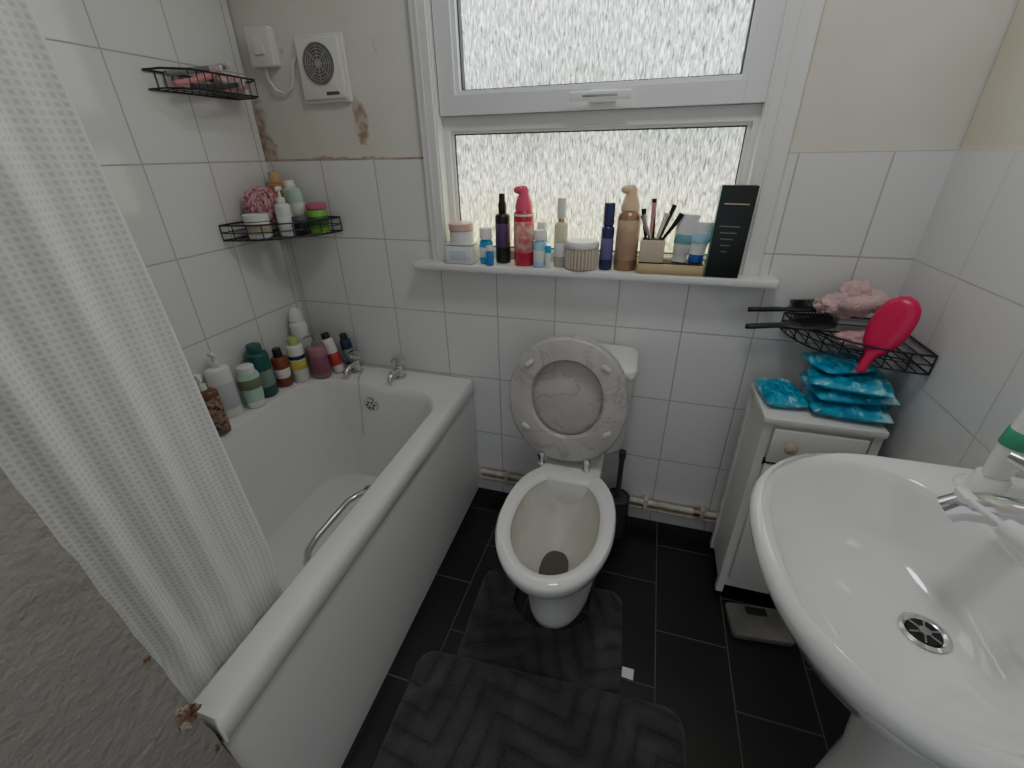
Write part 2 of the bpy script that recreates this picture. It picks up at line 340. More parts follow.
def bath_tap(x,y):
    b=B()
    b.lathe([(.024,0),(.024,.005),(.014,.010),(.013,.040),(.017,.045),(.017,.050),(.009,.054),(.009,.058),(.022,.062),(.025,.070),(.024,.080),(.014,.086),(0,.087)],chrome,n=28)
    for k in range(5):
        a=k*2*pi/5+.4; b.sweep([(.015*math.cos(a),.015*math.sin(a),.071),(.026*math.cos(a),.026*math.sin(a),.071)],[.008,.007],chrome,n=10)
    b.sweep([(0,0,.032),(0,-.03,.038),(0,-.055,.037),(0,-.070,.027),(0,-.072,.018)],[.012,.011,.010,.010,.009],chrome,n=14)
    b.make('bath_tap',(x,y,.533))
bath_tap(-1.045,-.060); bath_tap(-.855,-.062)
# ------------------------------------------------------------------ curtain
def curtain():
    ny,nz_=160,90; vs=[];fs=[];uvs=[]
    y0=-.935
    b=B()
    for i in range(nz_+1):
        z=.470+(2.0-.470)*i/nz_
        y1=-1.163-.038*(z-.45)
        arc=0; prev=None
        for j in range(ny+1):
            t=j/ny
            yy=y0+(y1-y0)*t - .034*(z-.47)*(1-t)
            fx=.0065*math.sin(t*15+.5*math.sin(z*2.2)+z*1.1)+.003*math.sin(t*31+z*1.3+1)+.005*noise.noise(Vector((t*3,z*2.5,0)))
            lo=max(0,min(1,(.62-z)/.12))
            x=-.642+fx*(1-.6*lo)-.010*lo+.010*t*lo
            p=Vector((x,yy,0))
            if prev is not None: arc+=(p-prev).length
            prev=p
            vs.append((x,yy,z)); uvs.append((arc,z))
    w=ny+1
    for i in range(nz_):
        for j in range(ny): fs.append((i*w+j,i*w+j+1,(i+1)*w+j+1,(i+1)*w+j))
    b.add(vs,fs,waffle_m); o=b.make('shower_curtain',sharp=180)
    me=o.data; uvl=me.uv_layers.new(name='UVMap')
    for lp in me.loops: uvl.data[lp.index].uv=uvs[lp.vertex_index]
    sd=o.modifiers.new('t','SOLIDIFY'); sd.thickness=.0015
    b=B(); b.sweep([(-.642,-.002,2.03),(-.642,-1.20,2.03)],.011,chrome,n=14)
    for k in range(7):
        y=-1.0-.16*k/6; b.sweep([(-.642+.018*math.cos(a*pi/6),y,2.022+.02*math.sin(a*pi/6)) for a in range(12)],.002,chrome,n=6,closed=True)
    b.make('shower_curtain_rail')
curtain()
# ------------------------------------------------------------------ toilet
def toilet():
    b=B(); c=-.157
    b.loft([egg(c,-.548,-.10,.108,0),egg(c,-.548,-.10,.108,.012),egg(c,-.540,-.10,.100,.03),egg(c,-.540,-.10,.096,.10),egg(c,-.555,-.10,.098,.17),
            egg(c,-.60,-.12,.110,.23,yc=-.42),egg(c,-.665,-.20,.135,.30,yc=-.47),egg(c,-.706,-.24,.152,.350,yc=-.49),egg(c,-.716,-.250,.158,.378,yc=-.49),egg(c,-.718,-.252,.159,.392,yc=-.49),egg(c,-.712,-.256,.154,.400,yc=-.49),
            egg(c,-.692,-.29,.136,.402,yc=-.50),egg(c,-.678,-.305,.124,.399,yc=-.50),egg(c,-.671,-.312,.117,.390,yc=-.50)],ceramic,cap1=False)
    b.loft([egg(c,-.671,-.312,.117,.390,yc=-.50),egg(c,-.674,-.31,.119,.375,yc=-.50),egg(c,-.665,-.318,.112,.345,yc=-.50),egg(c,-.64,-.335,.098,.29,yc=-.49),
            egg(c,-.59,-.39,.060,.235,yc=-.49),egg(c,-.57,-.44,.034,.195,yc=-.50)],ceramic_in,cap0=False,cap1=False)
    b.loft([egg(c,-.577,-.43,.041,.207,yc=-.50),egg(c,-.54,-.46,.025,.2068,yc=-.50)],water,cap0=False)
    b.rbox(c-.095,c+.095,-.33,-.02,.22,.401,ceramic,r=.04,bv=.010)
    cc=-.143
    T=lambda hx,z,y0=-.185:rrect(cc,(y0-.012)/2,hx,(-.012-y0)/2,.035,z)
    b.loft([T(.120,.405,-.165),T(.132,.425,-.176),T(.138,.50,-.18),T(.144,.690,-.187)],ceramic)
    T2=lambda hx,z,y0:rrect(cc,(y0-.010)/2,hx,(-.010-y0)/2,.035,z)
    b.loft([T2(.145,.690,-.190),T2(.151,.696,-.196),T2(.151,.716,-.196),T2(.145,.724,-.190),T2(.10,.727,-.15)],ceramic)
    T0=Matrix.Translation((c-.018,-.247,.425))@Matrix.Rotation(math.radians(-2.5),4,'Y')@Matrix.Rotation(math.radians(-97.0),4,'X')
    b.T=T0
    E=lambda d,z:egg(0,-.396+d,.004-d,.180-d,z,yc=-.20,pf=2.1,pb=2.1)
    b.loft([E(.006,-.0),E(.0,.004),E(0,.013),E(.005,.018)],marble_m)
    H_=lambda d,z:egg(0,-.325-d,-.085+d,.106+d,z,yc=-.205,pf=2.1,pb=2.1)
    z0,z1=-.026,-.006
    rs=[H_(.006,z0),H_(0,z0+.006),H_(0,z1-.006),H_(.006,z1),E(.008,z1),E(.001,z1-.007),E(.001,z0+.006),E(.008,z0),H_(.006,z0)]
    b.loft(rs,marble_m,cap0=False,cap1=False)
    sbm=M('seat_buffer',(.66,.64,.61),.5)
    for x,y,a in ((-.125,-.11,.6),(.125,-.11,-.6),(-.112,-.315,-.6),(.112,-.315,.6)):
        b.T=T0@Matrix.Translation((x,y,0))@Matrix.Rotation(a,4,'Z')
        b.rbox(-.014,.014,-.007,.007,-.034,-.025,sbm,r=.006,bv=.003)
    b.T=Matrix.Identity(4)
    for x in (-.252,-.108):
        b.lathe([(.013,0),(.013,.006),(.008,.010),(.008,.030),(.012,.034),(.012,.05),(0,.052)],chrome,cx=x,cy=-.268,cz=.400,n=20)
        b.sweep([(x,-.268,.425),(x+ (.012 if x<-.2 else -.012),-.256,.45)],.007,chrome)
    b.make('toilet',sharp=50)
toilet()
b=B(); gp=M('toilet_brush_grey',(.06,.06,.065),.4)
b.lathe([(.046,0),(.048,.004),(.043,.15),(.045,.17),(.040,.172),(.038,.165),(.012,.168),(.009,.19),(.009,.33),(.012,.345),(.012,.37),(0,.375)],gp)
b.make('toilet_brush',(-.005,-.090,0))
b=B(); pm=M('pipe_paint',(.72,.70,.64),.5,col2=(.56,.48,.37),vs=18,bump=.2); cop=M('copper',(.40,.25,.15),.4,metal=1)
b.sweep([(-.562,-.020,.112),(.36,-.020,.100),(.40,-.020,.100),(.415,-.020,.085),(.415,-.020,0.0)],.011,pm,n=12)
b.sweep([(-.562,-.018,.080),(.45,-.018,.070),(.62,-.018,.070)],.008,pm,n=12)
b.sweep([(.27,-.020,.1013),(.30,-.020,.1009)],.014,cop,n=12)
for x in (-.45,.1,.3): b.rbox(x-.008,x+.008,-.034,0,.062,.125,pm,r=.003,bv=.002)
b.make('heating_pipe')
# ------------------------------------------------------------------ mats
def bathmat(name,loc,rot,hx,hy,cut=None,ang=.7):
    nx,ny=80,70; vs=[];fs=[];idx={}
    m=matmat(ang)
    for i in range(nx+1):
        for j in range(ny+1):
            x=(-1+2*i/nx)*hx; y=(-1+2*j/ny)*hy; r=.05
            qx=max(abs(x)-(hx-r),0); qy=max(abs(y)-(hy-r),0); d=math.hypot(qx,qy)
            if d>r: k=r/d; x=math.copysign(hx-r+qx*k,x); y=math.copysign(hy-r+qy*k,y); d=r
            e=max(0,min(1,(r-d)/.02)) if (qx or qy) else 1
            h=.004+.012*math.sqrt(e)+.003*noise.noise(Vector((x*9,y*9,0)))
            if cut:
                ex=(x-cut[0])/cut[2]; ey=(y-cut[1])/cut[3]
                if abs(ex)<1 and y>cut[1]: continue
                if ex*ex+ey*ey<1: continue
            idx[(i,j)]=len(vs); vs.append((x,y,h))
    for i in range(nx):
        for j in range(ny):
            q=[(i,j),(i+1,j),(i+1,j+1),(i,j+1)]
            if all(k in idx for k in q): fs.append([idx[k] for k in q])
    b=B(); b.add(vs,fs,m); o=b.make(name,loc,rot,sharp=180)
    s=o.modifiers.new('t','SOLIDIFY'); s.thickness=.004; s.offset=-1
    return o
bathmat('toilet_mat',(-.170,-.550,.002),(0,0,math.radians(3)),.232,.175,cut=(.008,.095,.118,.105),ang=.4)
bathmat('bath_mat',(-.120,-.972,.020),(0,0,math.radians(3)),.352,.27,ang=-.6)
b=B(); b.add([(-.018,-.012,.002),(.015,-.014,.002),(.016,.014,.006),(-.015,.016,.003)],[(0,1,2,3)],M('paper',(.8,.8,.8),.8)); b.make('paper_scrap',(.082,-.615,.001))
# ------------------------------------------------------------------ basin
def basin():
    b=B(); xb=RX-.002; yc=-.865
    def D(inf,z,ex=0):
        n=64; out=[]
        hy=.246-inf; xf=.186+inf; xk=xb-ex; xm=.43
        for i in range(n):
            t=2*pi*i/n; c,s=math.cos(t),math.sin(t)
            if c<0: x=xm-(xm-xf)*abs(c)**(2/2.4)
            else: x=xm+(xk-xm)*abs(c)**(2/7)
            y=yc+hy*abs(s)**(2/7 if c>=0 else 2/2.4)*(1 if s>=0 else -1)
            out.append((x,y,z))
        return out
    def E(cx,cy,ax,ay,z,p=2.2):
        n=64; out=[]
        for i in range(n):
            t=2*pi*i/n; c,s=math.cos(t),math.sin(t)
            out.append((cx+ax*abs(c)**(2/p)*(1 if c>=0 else -1),cy+ay*abs(s)**(2/p)*(1 if s>=0 else -1),z))
        return out
    rings=[D(.13,.655),D(.10,.67),D(.045,.72),D(.012,.775),D(0,.800),D(0,.812),D(.005,.821),D(.012,.824),
           E(.351,yc,.147,.217,.821,2.5),E(.351,yc,.141,.211,.817,2.5),E(.352,yc,.136,.205,.806,2.5),E(.357,yc,.126,.188,.775,2.4),E(.368,yc,.110,.16,.740,2.3),E(.385,yc,.085,.12,.715,2.1),E(.408,yc,.045,.05,.702,2),E(.418,yc,.026,.026,.700,2)]
    b.loft(rings,ceramic,cap0=True,cap1=True)
    b.lathe([(.028,0),(.029,.003),(.024,.005),(.021,.002),(0,.002)],chrome,cx=.418,cy=yc,cz=.700)
    b.lathe([(.0195,0),(.0195,.0012),(0,.0012)],dark,cx=.418,cy=yc,cz=.7018,n=24)
    b.lathe([(.007,0),(.007,.003),(0,.004)],chrome_d,cx=.418,cy=yc,cz=.7022,n=16)
    for k in range(3):
        a=k*pi/3+.2; dx,dy=math.cos(a),math.sin(a)
        b.sweep([(.418-.019*dx,yc-.019*dy,.7035),(.418+.019*dx,yc+.019*dy,.7035)],.0013,chrome_d,n=6)
    b.rbox(.492,xb,yc-.215,yc+.215,.80,.830,ceramic,r=.03,bv=.008)
    P=lambda hx,hy,z,x0:rrect(x0,yc,hx,hy,.07,z,9)
    b.loft([P(.115,.105,0,.50),P(.115,.105,.02,.50),P(.095,.085,.06,.51),P(.088,.078,.35,.515),P(.10,.09,.55,.51),P(.13,.12,.68,.49)],ceramic)
    b.make('pedestal_sink',sharp=50)
basin()
b=B()
b.lathe([(.028,0),(.028,.006),(.024,.010),(.023,.05),(.021,.060),(.018,.068),(0,.070)],chrome)
b.sweep([(0,0,.034),(-.04,.004,.044),(-.08,.010,.046),(-.105,.013,.040),(-.115,.015,.030)],[.023,.022,.020,.018,.017],chrome,n=18)
b.sweep([(0,0,.068),(0,0,.080)],.012,chrome,n=14); b.sweep([(.01,0,.084),(-.03,.035,.095),(-.05,.060,.098)],[.012,.010,.008],chrome,n=12)
b.make('basin_tap',(.530,-.812,.829))
# ------------------------------------------------------------------ cabinet
def cabinet():
    b=B(); w=M('cabinet_white',(.78,.775,.75),.35,col2=(.74,.73,.69),vs=4)
    x0,x1,y0,y1=.335,.595,-.285,-.085
    b.box(x0+.006,x1-.006,y0+.008,y1,.05,.668,w)
    b.rbox(x0-.004,x1+.004,y0-.006,y1+.004,.664,.682,w,r=.004,bv=.003)
    b.box(x0,x0+.02,y0,y0+.02,0.024,.664,w); b.box(x1-.02,x1,y0,y0+.02,0.024,.664,w)
    b.box(x0,x0+.02,y1-.02,y1,0.024,.664,w); b.box(x1-.02,x1,y1-.02,y1,0.024,.664,w)
    for x in (x0+.01,x1-.01):
        for y in (y0+.01,y1-.01): b.lathe([(.008,0),(.009,.03)],dark,cx=x,cy=y,n=12)
    b.rbox(x0+.026,x1-.026,y0-.006,y0+.01,.55,.652,w,r=.003,bv=.002)
    b.rbox(x0+.026,x1-.026,y0-.006,y0+.01,.09,.54,w,r=.003,bv=.002)
    b.box(x0+.022,x1-.022,y0+.003,y0+.01,.535,.555,dark)
    kn=M('knob_wood',(.50,.42,.32),.4)
    for z in (.615,.40):
        b.T=Matrix.Translation((x0+.065,y0-.006,z))@Matrix.Rotation(pi/2,4,'X')
        b.lathe([(.007,0),(.007,.012),(.015,.018),(.016,.026),(.010,.032),(0,.033)],kn,n=20); b.T=Matrix.Identity(4)
    b.make('bathroom_cabinet')
cabinet()
b=B(); b.rbox(-.085,.085,-.055,.055,0,.022,M('bathroom_scale_grey',(.20,.19,.17),.6,col2=(.13,.125,.11),vs=12),r=.012,bv=.005)
b.rbox(-.03,.03,.02,.045,.021,.025,dark,r=.004,bv=.001)
b.make('bathroom_scale',(.450,-.362,.0),(0,0,math.radians(6)))
def pack(name,loc,rot,hx,hy,h,seed):
    m=MATS.get('blue_pack')
    if not m:
        m,n,l,bs=nt('blue_pack'); MATS['blue_pack']=m; tc=n.new('ShaderNodeTexCoord')
        z=n.new('ShaderNodeTexNoise'); z.inputs['Scale'].default_value=18; z.inputs['Detail'].default_value=4; z.inputs['Distortion'].default_value=1.2; l.new(tc.outputs['Object'],z.inputs['Vector'])
        r=n.new('ShaderNodeValToRGB'); e=r.color_ramp.elements; e[0].position=.36; e[0].color=(.01,.20,.36,1); e[1].position=.68; e[1].color=(.48,.76,.85,1); k=e.new(.58); k.color=(.07,.43,.62,1); k=e.new(.46); k.color=(.02,.33,.52,1)
        l.new(z.outputs['Fac'],r.inputs['Fac']); l.new(r.outputs['Color'],bs.inputs['Base Color']); bs.inputs['Roughness'].default_value=.28
    b=B(); nx,ny=44,32
    for sgn in (1,-1):
        vs=[];fs=[]
        for i in range(nx+1):
            for j in range(ny+1):
                u=-1+2*i/nx; v=-1+2*j/ny
                pf=max(0,(1-abs(u)**5))**.6*max(0,(1-abs(v)**6))**.6
                wr=.007*noise.noise(Vector((u*4+seed,v*4,sgn)))+.003*noise.noise(Vector((u*11+seed,v*11,sgn)))+.0022*math.sin(u*22+3*noise.noise(Vector((v*2,seed,0))))*abs(u)
                vs.append((u*hx*(1-.05*v*v),v*hy*(1-.06*u*u),h/2+sgn*(h/2*pf)+wr*pf*(1 if sgn>0 else .3)))
        w=ny+1
        for i in range(nx):
            for j in range(ny):
                q=(i*w+j,(i+1)*w+j,(i+1)*w+j+1,i*w+j+1); fs.append(q if sgn>0 else q[::-1])
        b.add(vs,fs,m)
    b.make(name,loc,rot,sharp=180)
pack('wet_wipes_pack',(.384,-.175,.683),(0,0,.1),.050,.07,.034,1)
pack('sanitary_towel_pack',(.529,-.185,.684),(0,0,-.08),.088,.088,.034,2)
pack('sanitary_towel_pack',(.527,-.175,.720),(.0,0,.10),.092,.080,.030,3)
pack('sanitary_towel_pack',(.52,-.185,.752),(0,0,-.2),.088,.075,.028,4)
pack('sanitary_towel_pack',(.50,-.15,.782),(0,0,.35),.070,.06,.022,5)
# ------------------------------------------------------------------ wire racks
def corner_rack(name,cx,cy,sx,r,z0,z1):
    b=B(); N=18
    def P(rr,a,z): return (cx+sx*(rr*math.cos(a)+.004),cy-rr*math.sin(a)-.004,z)
    for z,w in ((z0,.0022),(z1,.0026),((z0+z1)/2,.0016)):
        arc=[P(r,pi/2*i/N,z) for i in range(N+1)]
        b.sweep(arc,w,blackw,n=6); b.sweep([P(r,0,z),P(0.0,0,z)],w,blackw,n=6); b.sweep([P(r,pi/2,z),P(0,0,z)],w,blackw,n=6)
    for i in range(N+1):
        a=pi/2*i/N
        if i%2==0: b.sweep([P(r,a,z0),P(r,a,z1)],.0016,blackw,n=6)
    for k in range(1,12):
        d=r*k/12; h=math.sqrt(r*r-d*d); b.sweep([(cx+sx*(d+.004),cy-.004,z0),(cx+sx*(d+.004),cy-h-.004,z0)],.0015,blackw,n=6)
    b.sweep([P(r*.7,0,z0),P(r*.7,pi/4,z0),P(r*.7,pi/2,z0)],.0018,blackw,n=6)
    return b.make(name)
corner_rack('corner_wire_shelf',LX,0,1,.255,1.055,1.100)
corner_rack('corner_wire_shelf',RX,0,-1,.250,.825,.870)
def upper_rack():
    b=B(); x0,x1,y0,y1,z0,z1=LX+.004,LX+.115,-.340,-.06,1.448,1.490
    for z,w in ((z0,.0022),(z1,.0026)):
        b.sweep([(x0,y0,z),(x0+.06,y0,z),(x1,y0+.04,z),(x1,y1-.03,z),(x0+.07,y1,z),(x0,y1,z)],w,blackw,n=6,closed=True)
    for k in range(10):
        y=y0+.03+(y1-y0-.06)*k/9; b.sweep([(x0,y,z1),(x0,y,z0),(x1,y,z0),(x1,y,z1)],.0015,blackw,n=6)
    b.make('wall_wire_shelf')
upper_rack()
pk=M('razor_pink',(.75,.30,.32),.4); wh=M('plastic_white',(.78,.78,.77),.35)
def razor(name,pts,rad,m):
    b=B(); b.sweep(pts,rad,m); x,y,z=pts[-1]; b.rbox(x-.02,x+.02,y-.004,y+.006,z-.004,z+.010,wh,r=.003,bv=.002); b.make(name)
razor('disposable_razor',[(LX+.05,-.30,1.460),(LX+.06,-.24,1.475),(LX+.07,-.20,1.490),(LX+.075,-.18,1.505)],[.008,.009,.008,.006],pk)
razor('disposable_razor',[(LX+.03,-.30,1.485),(LX+.030,-.20,1.505),(LX+.03,-.10,1.525)],[.007,.008,.006],M('razor_grey',(.25,.25,.27),.4))
razor('disposable_razor',[(LX+.095,-.29,1.457),(LX+.095,-.2,1.462),(LX+.09,-.13,1.475)],[.006,.007,.006],M('razor_dark',(.08,.08,.09),.4))
b=B(); b.blob((LX+.05,-.115,1.480),(.035,.045,.022),M('pink_cloth_pale',(.78,.56,.56),.9,col2=(.68,.38,.41),vs=40),amp=.4,freq=3); b.make('exfoliating_glove',sharp=180)
# ------------------------------------------------------------------ fan + switch box
def fan():
    b=B(); m=M('fan_white',(.77,.76,.72),.4)
    x0,x1,z0,z1=-1.083,-.918,1.432,1.600
    b.T=Matrix.Translation(((x0+x1)/2,.005,(z0+z1)/2))@Matrix.Rotation(pi/2,4,'X')
    b.rbox(-.083,.083,-.085,.085,0,.012,m,r=.006,bv=.004); b.rbox(-.074,.074,-.076,.076,.010,.024,m,r=.008,bv=.006)
    b.lathe([(.052,.022),(.052,.028),(.047,.028),(.046,.0245),(0,.0245)],M('fan_grille_grey',(.22,.21,.20),.5),cy=.012,n=40)
    rb=M('fan_rib',(.42,.41,.39),.5)
    for r in (.012,.020,.028,.036,.043):
        b.sweep([(r*math.cos(2*pi*i/30),.012+r*math.sin(2*pi*i/30),.027) for i in range(30)],.0013,rb,n=6,closed=True)
    for k in range(8):
        a=k*pi/4; b.sweep([(.008*math.cos(a),.012+.008*math.sin(a),.027),(.048*math.cos(a),.012+.048*math.sin(a),.027)],.0012,rb,n=5)
    b.lathe([(.009,.022),(.009,.029),(0,.030)],rb,cy=.012,n=16)
    b.rbox(.01,.055,-.066,-.058,.023,.026,M('fan_label',(.12,.10,.08),.5),r=.002,bv=.001)
    b.make('extractor_fan')
    b=B(); b.T=Matrix.Translation((-1.195,.005,1.58))@Matrix.Rotation(pi/2,4,'X')
    b.rbox(-.042,.042,-.05,.05,0,.032,m,r=.008,bv=.004); b.rbox(-.018,.018,-.02,.02,.030,.036,m,r=.004,bv=.002)
    b.T=Matrix.Identity(4)
    b.sweep([(-1.20,-.012,1.53),(-1.20,-.010,1.50),(-1.18,-.008,1.47),(-1.15,-.006,1.462),(-1.12,-.005,1.48),(-1.105,-.004,1.53),(-1.09,-.002,1.55)],.004,m,n=8)
    b.make('switched_fused_spur')
fan()
# ------------------------------------------------------------------ bottles
def col(name,c,r=.35,**k): return M(name,c,r,**k)
wht=wh; blk=col('plastic_black',(.015,.015,.017))
def bottle(name,loc,parts,rot=(0,0,0),extra=None,n=26):
    b=B()
    for p in parts:
        m,prof=p[0],p[1]; sx=p[2] if len(p)>2 else 1; sy=p[3] if len(p)>3 else 1
        b.lathe(prof,m,n=n,sx=sx,sy=sy)
    if extra: extra(b)
    return b.make(name,loc,rot,sharp=45)
def body(r,z0,z1,sh=.012,neck=.3): return [(0,z0),(r*.9,z0),(r,z0+.004),(r,z1-sh),(r*.93,z1-sh*.5),(r*.7,z1-sh*.15),(r*neck,z1)]
def label(r,z0,z1): return [(r*1.0,z0),(r*1.015,z0+.0005),(r*1.015,z1-.0005),(r*1.0,z1)]
def cap(r,z0,z1): return [(0,z0),(r,z0),(r,z1-.003),(r*.88,z1),(0,z1)]
def pump(m,h,r=.008,rot=0):
    def f(b):
        b.lathe([(r*1.6,h),(r*1.6,h+.014),(r*.6,h+.016),(r*.45,h+.035),(r*1.2,h+.037),(r*1.2,h+.047),(0,h+.048)],m,n=18)
        c,s=math.cos(rot),math.sin(rot)
        b.sweep([(0,0,h+.042),(.03*c,.03*s,h+.042),(.036*c,.036*s,h+.036)],[.005,.004,.003],m,n=8)
    return f
ZB=.535
lab_floral=M('label_floral',(.012,.012,.012),.4,col2=(.45,.28,.20),vs=90)
bottle('hand_wash_bottle',(-1.210,-.552,ZB),[(M('brown_gel',(.20,.08,.05),.12),body(.036,0,.15),1,.75),(lab_floral,label(.036,.012,.125),1,.75)],extra=pump(wht,.15,rot=-1),rot=(0,0,.5))
bottle('conditioner_bottle',(-1.254,-.458,ZB),[(wht,body(.036,0,.175),1,.6),(col('label_grey',(.55,.57,.60)),label(.036,.03,.12),1,.6)],extra=pump(wht,.175,rot=-1.5),rot=(0,0,1.2))
bottle('body_wash_bottle',(-1.224,-.385,ZB),[(wht,cap(.028,0,.022),1,.8),(col('mint_green',(.50,.72,.60)),[(.028,.022),(.030,.03),(.034,.09),(.034,.115),(.028,.128)],1,.75),(col('label_olive',(.22,.24,.14)),label(.0342,.07,.105),1,.75),(wht,cap(.026,.126,.150))],rot=(0,0,1))
bottle('shampoo_bottle',(-1.250,-.308,ZB),[(col('dark_teal',(.02,.12,.11)),body(.036,0,.165,neck=.6)),(col('label_sage',(.22,.32,.27)),label(.036,.04,.10)),(col('dark_teal',(.02,.12,.11)),cap(.024,.163,.19))])
bottle('bath_oil_bottle',(-1.240,-.230,ZB),[(col('brick_brown',(.28,.07,.04)),body(.027,0,.115,neck=.5)),(wht,label(.027,.035,.07)),(blk,cap(.015,.113,.145))])
bottle('body_lotion_bottle',(-1.208,-.178,ZB),[(wht,body(.029,0,.145,neck=.6)),(col('label_yellow',(.70,.62,.12)),label(.029,.05,.085)),(col('navy',(.02,.03,.08)),label(.0291,.09,.105)),(col('green_cap',(.42,.58,.18)),cap(.019,.143,.170))])
bottle('shower_gel_bottle',(-1.155,-.132,ZB),[(col('mauve_gel',(.42,.20,.24),.2),body(.038,0,.125),1,.8),(col('label_rose',(.30,.10,.16)),label(.038,.02,.09),1,.8)],extra=pump(col('grey_pump',(.25,.25,.27)),.125,rot=-2))
bottle('hair_mousse_can',(-1.238,-.092,ZB),[(wht,body(.031,0,.20,neck=.6)),(col('label_silver',(.55,.56,.58)),label(.031,.04,.14)),(wht,[(.019,.198),(.025,.205),(.020,.240),(.010,.255),(0,.257)])],rot=(0,-.06,0))
bottle('shaving_gel_can',(-1.112,-.080,ZB),[(col('can_white',(.75,.74,.72)),body(.022,0,.14,neck=.6)),(col('label_red',(.60,.06,.06)),label(.022,.03,.08)),(blk,cap(.015,.138,.160))],rot=(0,-.22,0))
bottle('anti_dandruff_shampoo_bottle',(-1.085,-.030,ZB),[(col('navy',(.02,.03,.08)),body(.021,0,.12,neck=.6)),(col('label_bluegrey',(.25,.3,.4)),label(.021,.03,.08)),(blk,cap(.014,.118,.14))],rot=(0,-.15,0))
ZR=1.058
bottle('face_cream_jar',(-1.203,-.198,ZR),[(wht,body(.036,0,.052,sh=.006,neck=.9)),(col('label_tan',(.50,.42,.33)),label(.036,.012,.042)),(wht,cap(.038,.052,.072))])
def pouf():
    b=B(); m=M('pouf_pink_mesh',(.80,.48,.51),.7,col2=(.68,.34,.39),vs=30)
    b.blob((0,0,0),(.046,.046,.044),m,amp=.5,freq=5,nu=60,nv=40)
    for k in range(90):
        a=random.random()*2*pi; t=math.acos(2*random.random()-1); d=Vector((math.sin(t)*math.cos(a),math.sin(t)*math.sin(a),math.cos(t))); c=d*.046
        u=d.orthogonal().normalized(); w=d.cross(u)
        b.sweep([tuple(c+u*.014*math.cos(q*pi/5)+d*(.012*math.sin(q*pi/5))+w*.007*math.sin(q*2*pi/5)) for q in range(10)],.0028,m,n=5,closed=True)
    b.make('shower_pouf',(-1.226,-.135,1.148),sharp=180)
pouf()
bottle('face_wash_bottle',(-1.140,-.145,ZR),[(col('clear_pale',(.70,.74,.70),.1),body(.024,0,.10)),(wht,label(.024,.02,.06))],extra=pump(wht,.10,rot=-1))
bottle('sage_shampoo_bottle',(-1.160,-.050,ZR),[(col('sage_bottle',(.50,.66,.52)),body(.034,0,.14,neck=.5),1,.7),(col('label_white2',(.72,.74,.70)),label(.034,.03,.09),1,.7),(wht,cap(.017,.138,.16))],rot=(0,-.12,0))
bottle('sun_oil_bottle',(-1.245,-.035,ZR),[(col('amber_orange',(.55,.28,.08),.2),body(.030,0,.155,neck=.5),1,.7),(col('tan_cap',(.60,.42,.22)),cap(.018,.153,.185))])
bottle('hair_wax_tub',(-1.105,-.122,ZR),[(blk,body(.024,0,.045,sh=.006,neck=.9)),(col('greycap',(.1,.1,.1)),cap(.025,.045,.058))])
bottle('body_butter_tub',(-1.082,-.060,ZR),[(col('lime',(.25,.50,.08)),body(.032,0,.075,sh=.006,neck=.9)),(col('label_dark_green',(.06,.14,.05)),label(.032,.022,.052)),(col('pink_lid',(.55,.14,.28)),cap(.033,.075,.092))])
bottle('toner_bottle',(-1.200,-.018,ZR),[(wht,body(.013,0,.12,neck=.6),1,.8),(col('pink_lid',(.55,.14,.28)),cap(.009,.118,.14))])
# ------------------------------------------------------------------ sill items
ZS=.972; YS=-.018
b=B(); b.rbox(-.048,.048,-.035,.035,0,.055,wht,r=.008,bv=.004); b.rbox(-.03,.03,-.037,-.034,.012,.042,col('label_pale_blue',(.6,.66,.72)),r=.002,bv=.001)
b.rbox(-.047,.047,-.034,.034,.057,.062,col('clear_pale',(.70,.74,.70)),r=.008,bv=.002); b.make('cotton_bud_box',(-.582,-.020,ZS))
bottle('cream_jar',(-.582,-.016,ZS+.062),[(wht,cap(.038,0,.038)),(col('pale_pink_lid',(.72,.48,.44)),cap(.040,.038,.060))])
bottle('deodorant_stick',(-.500,YS,ZS),[(col('sky_blue',(.05,.38,.70)),body(.022,0,.075,neck=.8),1,.7),(wht,label(.022,.02,.05),1,.7),(wht,cap(.020,.075,.108))])
bottle('deodorant_stick',(-.478,-.047,ZS),[(col('mid_blue',(.04,.22,.60)),body(.012,0,.045,neck=.8)),(wht,cap(.012,.045,.06))])
bottle('hair_spray_bottle',(-.450,.004,ZS),[(blk,body(.024,0,.15,neck=.5)),(col('label_purple',(.10,.05,.14)),label(.024,.05,.12)),(blk,[(.010,.148),(.013,.152),(.013,.175),(.010,.185),(.010,.205),(0,.207)])])
red=col('aerosol_red',(.62,.03,.07),.25); pinkc=col('aerosol_pink',(.78,.10,.20),.3)
def nozzle(m,h):
    def f(b):
        b.lathe([(.026,h),(.027,h+.01),(.022,h+.03),(.016,h+.045),(.016,h+.058),(.008,h+.068),(0,h+.069)],m,n=24,sy=.9)
        b.blob((-.012,-.004,h+.056),(.019,.013,.012),m,nu=16,nv=10)
    return f
bottle('air_freshener_can',(-.377,-.010,ZS),[(red,body(.031,0,.165,sh=.02,neck=.75)),(M('label_berries',(.70,.10,.14),.3,col2=(.75,.55,.45),vs=45),label(.031,.04,.13)),(wht,[(.031,.145),(.0316,.146),(.0316,.150),(.031,.151)])],extra=nozzle(pinkc,.160))
bottle('mini_aerosol_can',(-.322,-.030,ZS),[(col('pale_blue',(.40,.66,.82)),body(.019,0,.08,neck=.8)),(wht,label(.019,.015,.05)),(wht,cap(.018,.080,.108))])
bottle('mini_aerosol_can',(-.325,.012,ZS),[(col('mid_blue',(.04,.22,.60)),body(.016,0,.105,neck=.8)),(wht,cap(.015,.105,.125))])
bottle('lip_balm_tube',(-.293,-.040,ZS),[(wht,cap(.009,0,.045)),(col('sky_blue',(.05,.38,.70)),cap(.0092,.045,.065))])
